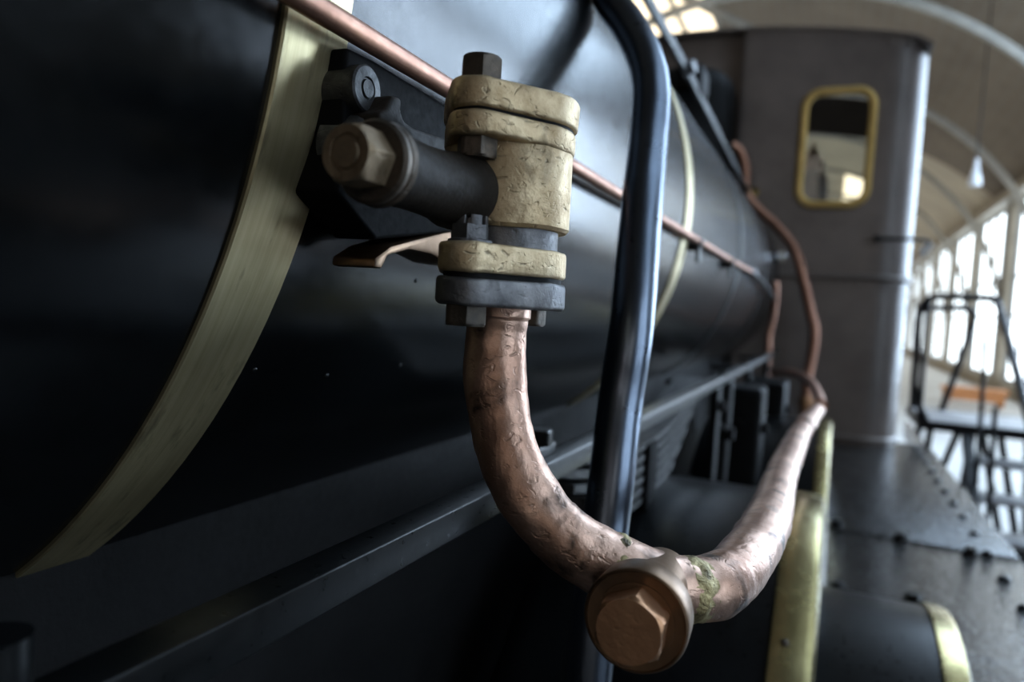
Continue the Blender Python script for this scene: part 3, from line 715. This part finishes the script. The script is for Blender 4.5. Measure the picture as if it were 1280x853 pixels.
b = bmesh.new(); tube(b, spline([(vb.x+.05, vb.y-.04, vz(216)), (vb.x+13*wpx, vb.y-.05, vz(219)), (vb.x+18*wpx, vb.y-.05, vz(228)), (vb.x+19*wpx, vb.y-.05, vz(250)), (vb.x+19*wpx, vb.y-.05, vz(290))], 6), 2.6*wpx, 12); link('valve_pipe', b, 'ring', VS)

# ---- dark fittings in front of the cab: dome, reach rod, cab pipes
b = bmesh.new(); lathe(b, (CX, 3.98, BZ+BR-.06), (0, 0, 1), [(0, .31), (.03, .27), (.08, .245), (.50, .245), (.56, .23), (.61, .18), (.635, .09), (.64, .01)], 56); link('steam_dome', b, 'frame', LOCO)
b = bmesh.new(); q0 = at(822, 22, 2.05); q1 = at(858, 88, 2.42)
def strap(bm, p, q, w, t):
    d = (q-p); L = d.length; x, y, a = frame_of(d, (0, 0, 1)); R3 = Matrix((x, y, a)).transposed()
    box(bm, (p+q)/2, (t, w, L), R3, .003)
qa = q0+(q0-q1)*1.2; q2 = at(936, 243, 4.15)
strap(b, qa, q1, .034, .016); strap(b, q1, q2, .034, .016); RD = link('reach_rod', b, 'darksteel', LOCO, label='flat grey rod beside the boiler top')
b = bmesh.new(); hexbolt(b, q1+Vector((-.01, 0, 0)), (1, -.25, .25), .024, .04, .2); link('pivot_bolt', b, 'steel', RD)
b = bmesh.new(); c = at(872, 97, 2.6); box(b, c+Vector((-.03, .06, 0)), (.10, .16, .10), bev=.02); link('rod_guide', b, 'frame', RD)
cp = [at(893, 188, 4.02), at(908, 180, 4.05), at(924, 188, 4.08), at(932, 210, 4.09), at(931, 232, 4.09), at(934, 244, 4.09), at(948, 262, 4.09), at(972, 284, 4.08), at(993, 312, 4.06), at(1004, 350, 4.05), at(1013, 390, 4.04), at(1018, 415, 4.03), at(1014, 450, 4.02), at(1009, 475, 4.0), at(1008, 500, 3.98)]
b = bmesh.new(); tube(b, spline(cp, 8), .0255, 18); IP = link('injector_pipe', b, 'cleancopper', LOCO, label='long wavy copper pipe running down the cab front')
b = bmesh.new(); lathe(b, cp[-1]+Vector((0, 0, .02)), (0, 0, -1), [(0, .028), (.01, .038), (.06, .038), (.07, .028), (.12, .03)], 20); link('pipe_union', b, 'plug', IP)
lp = [at(968, 467, 3.4), at(985, 466, 3.2), at(1003, 471, 3.0), at(1016, 482, 2.7), at(1023, 498, 2.35), at(1026, 507, 2.08)]
b = bmesh.new(); tube(b, spline(lp, 8), .017, 16); link('link_pipe', b, 'cleancopper', LOCO, label='short curved copper pipe joining the thick pipe near the cab')
k1 = at(943, 241, 4.12); b = bmesh.new(); lathe(b, k1, (0, -1, 0), [(-.06, .012), (.0, .02), (.012, .026), (.02, .024), (.022, .012), (.018, .004)], 20); link('test_cock', b, 'trim', LOCO, label='small brass cock on the cab front')
k2 = at(973, 322, 3.85); b = bmesh.new(); lathe(b, k2+Vector((-.1, .1, -.01)), (.7, -.7, .1), [(0, .014), (.1, .016), (.105, .032), (.15, .034), (.165, .028), (.17, .004)], 22); link('gauge_knob', b, 'chrome', LOCO, label='bright white round knob at the end of the boiler')
reparent(LOCO)

# ------------------------------------------------------------------ access steps
PL = empty('boarding_steps', (.85, 4.9, FZ), 'black steel boarding steps with handrails standing beside the cab', 'steps')
dz = -.545; y0, y1, x0, x1 = 4.95, 5.75, .545, 1.32
b = bmesh.new(); box(b, ((x0+x1)/2, (y0+y1)/2, dz-.02), (x1-x0, y1-y0, .04), bev=.006); link('deck', b, 'tread', PL)
b = bmesh.new()
for a_, c_ in (((x0, y0), (x1, y0)), ((x0, y1), (x1, y1)), ((x0, y0), (x0, y1)), ((x1, y0), (x1, y1))):
    p = Vector((*a_, dz-.025)); q = Vector((*c_, dz-.025)); strap(b, p, q, .055, .03)
link('deck_frame', b, 'stairblack', PL)
yf = y0+.03
for (pa, pb) in (((1199, 539), (1174, 594)), ((1216, 539), (1201, 618)), ((1227, 539), (1249, 672)), ((1250, 539), (1272, 690)), ((1163, 536), (1158, 568))):
    A = at(*pa, yf); A.z = dz-.02; B_ = at(*pb, yf); d = B_-A; B_ = A + d*((FZ-A.z)/d.z)
    b = bmesh.new(); strap(b, A, B_, .034, .034); link('leg', b, 'stairblack', PL)
for (xa, xb) in ((x0+.08, x0), (x1-.08, x1)):
    b = bmesh.new(); strap(b, Vector((xa, y1-.05, dz-.02)), Vector((xb, y1, FZ)), .034, .034); link('leg', b, 'stairblack', PL)
def rail(pts, r=.021, per=5): 
    b = bmesh.new(); tube(b, spline(pts, per), r, 12); link('handrail', b, 'stairblack', PL)
RT = .215
A_ = lambda px, py, Y: at(px, py, Y)
yn = y0+.02
rail([Vector((x0+.03, yn, dz)), A_(1143, 490, yn), A_(1146, 440, yn), A_(1149, 398, yn), A_(1151, 386, yn), A_(1157, 377, yn), A_(1166, 372, yn), A_(1185, 371, yn), A_(1215, 372, yn), A_(1236, 373, yn), A_(1244, 375, yn-.01), A_(1249, 384, yn-.06), A_(1257, 412, yn-.25), A_(1268, 455, yn-.55), A_(1280, 502, yn-.85), A_(1300, 580, yn-1.35)], .020)
rail([A_(1161, 376, yn), A_(1157, 420, yn), A_(1152, 480, yn), A_(1149, 528, yn)], .016)
yr = y1-.05
rail([Vector((x0+.02, yr, dz)), A_(1143, 470, yr), A_(1147, 410, yr), A_(1150, 393, yr), A_(1157, 386, yr), A_(1175, 385, yr), A_(1200, 385, yr), A_(1211, 387, yr), A_(1217, 392, yr), A_(1216, 402, yr), A_(1207, 432, yr), A_(1190, 478, yr), A_(1176, 516, yr)], .021)
# flight down towards the camera
sx0, sx1 = .80, 1.36
nst = 6
for k in range(nst):
    zz = dz-(k+1)*(dz-FZ)/(nst+1); yy = y0-.12-.20*k
    b = bmesh.new(); box(b, ((sx0+sx1)/2, yy, zz-.015), (sx1-sx0, .2, .03), bev=.005); link('tread', b, 'tread', PL)
for X in (sx0-.02, sx1+.02):
    b = bmesh.new(); strap(b, Vector((X, y0, dz-.05)), Vector((X, y0-.12-.2*nst-.1, FZ+.02)), .03, .055); link('stringer', b, 'stairblack', PL)
for X, k in ((sx0, 1), (sx0, 3), (sx1, 2)):
    p = Vector((X, y0-.12-.2*k, dz-(k+1)*(dz-FZ)/(nst+1))); b = bmesh.new(); tube(b, [p-Vector((0, 0, .05)), p+Vector((-.02, .0, .85))], .012, 10); link('baluster', b, 'stairblack', PL)
reparent(PL)
# ------------------------------------------------------------------ bench and lamps in the hall
BN = empty('wooden_bench', (3.25, 20.2, FZ), 'low orange wooden bench on the hall floor behind the boarding steps', 'bench')
b = bmesh.new(); box(b, (3.25, 20.2, FZ+.36), (1.35, .5, .09), bev=.015); link('seat', b, 'wood', BN)
b = bmesh.new(); box(b, (3.25, 20.2, FZ+.21), (1.25, .4, .22), bev=.01); link('apron', b, 'wood', BN)
for sx in (-.55, .55):
    b = bmesh.new(); box(b, (3.25+sx, 20.2, FZ+.155), (.1, .42, .31), bev=.01); link('leg', b, 'wood', BN)
reparent(BN)
lp = at(1218, 232, 15.0)
LM = empty('pendant_lamp', (lp.x, lp.y, lp.z), 'pale enamel pendant lamp hanging below the vault right of the cab', 'lamp')
b = bmesh.new(); lathe(b, lp, (0, 0, 1), [(0, .11), (.03, .11), (.14, .095), (.26, .06), (.34, .045), (.46, .04), (.48, .02)], 28); link('lamp_shade', b, 'tread', LM)
b = bmesh.new(); tube(b, [lp+Vector((0, 0, .47)), Vector((lp.x, lp.y, roofz(lp.x)))], .012, 8); link('cord', b, 'stairblack', LM)
reparent(LM)
for i, (px, py, Y) in enumerate(((829, 6, 16.), (843, 52, 18.))):
    p = at(px, py, Y); L = empty('roof_lamp', p, ('small warm glowing lamp at the top edge above the boiler', 'warm glowing lamp just above the left end of the cab roof')[i], 'lamp')
    b = bmesh.new(); lathe(b, p+Vector((0, 0, .09)), (0, 0, -1), [(0, .03)] + [(.09-.09*math.cos(PI*t/10), max(.09*math.sin(PI*t/10), .012)) for t in range(2, 11)], 20); link('bulb', b, 'warm', L)
    b = bmesh.new(); tube(b, [p+Vector((0, 0, .08)), Vector((p.x, p.y, roofz(p.x)))], .012, 8); lathe(b, p+Vector((0, 0, .07)), (0, 0, 1), [(0, .04), (.1, .03)], 12); link('cord', b, 'stairblack', L)
    reparent(L)
w = bpy.data.worlds.new('world'); SC.world = w; w.use_nodes = True
w.node_tree.nodes['Background'].inputs[0].default_value = (.6, .75, 1, 1); w.node_tree.nodes['Background'].inputs[1].default_value = .3
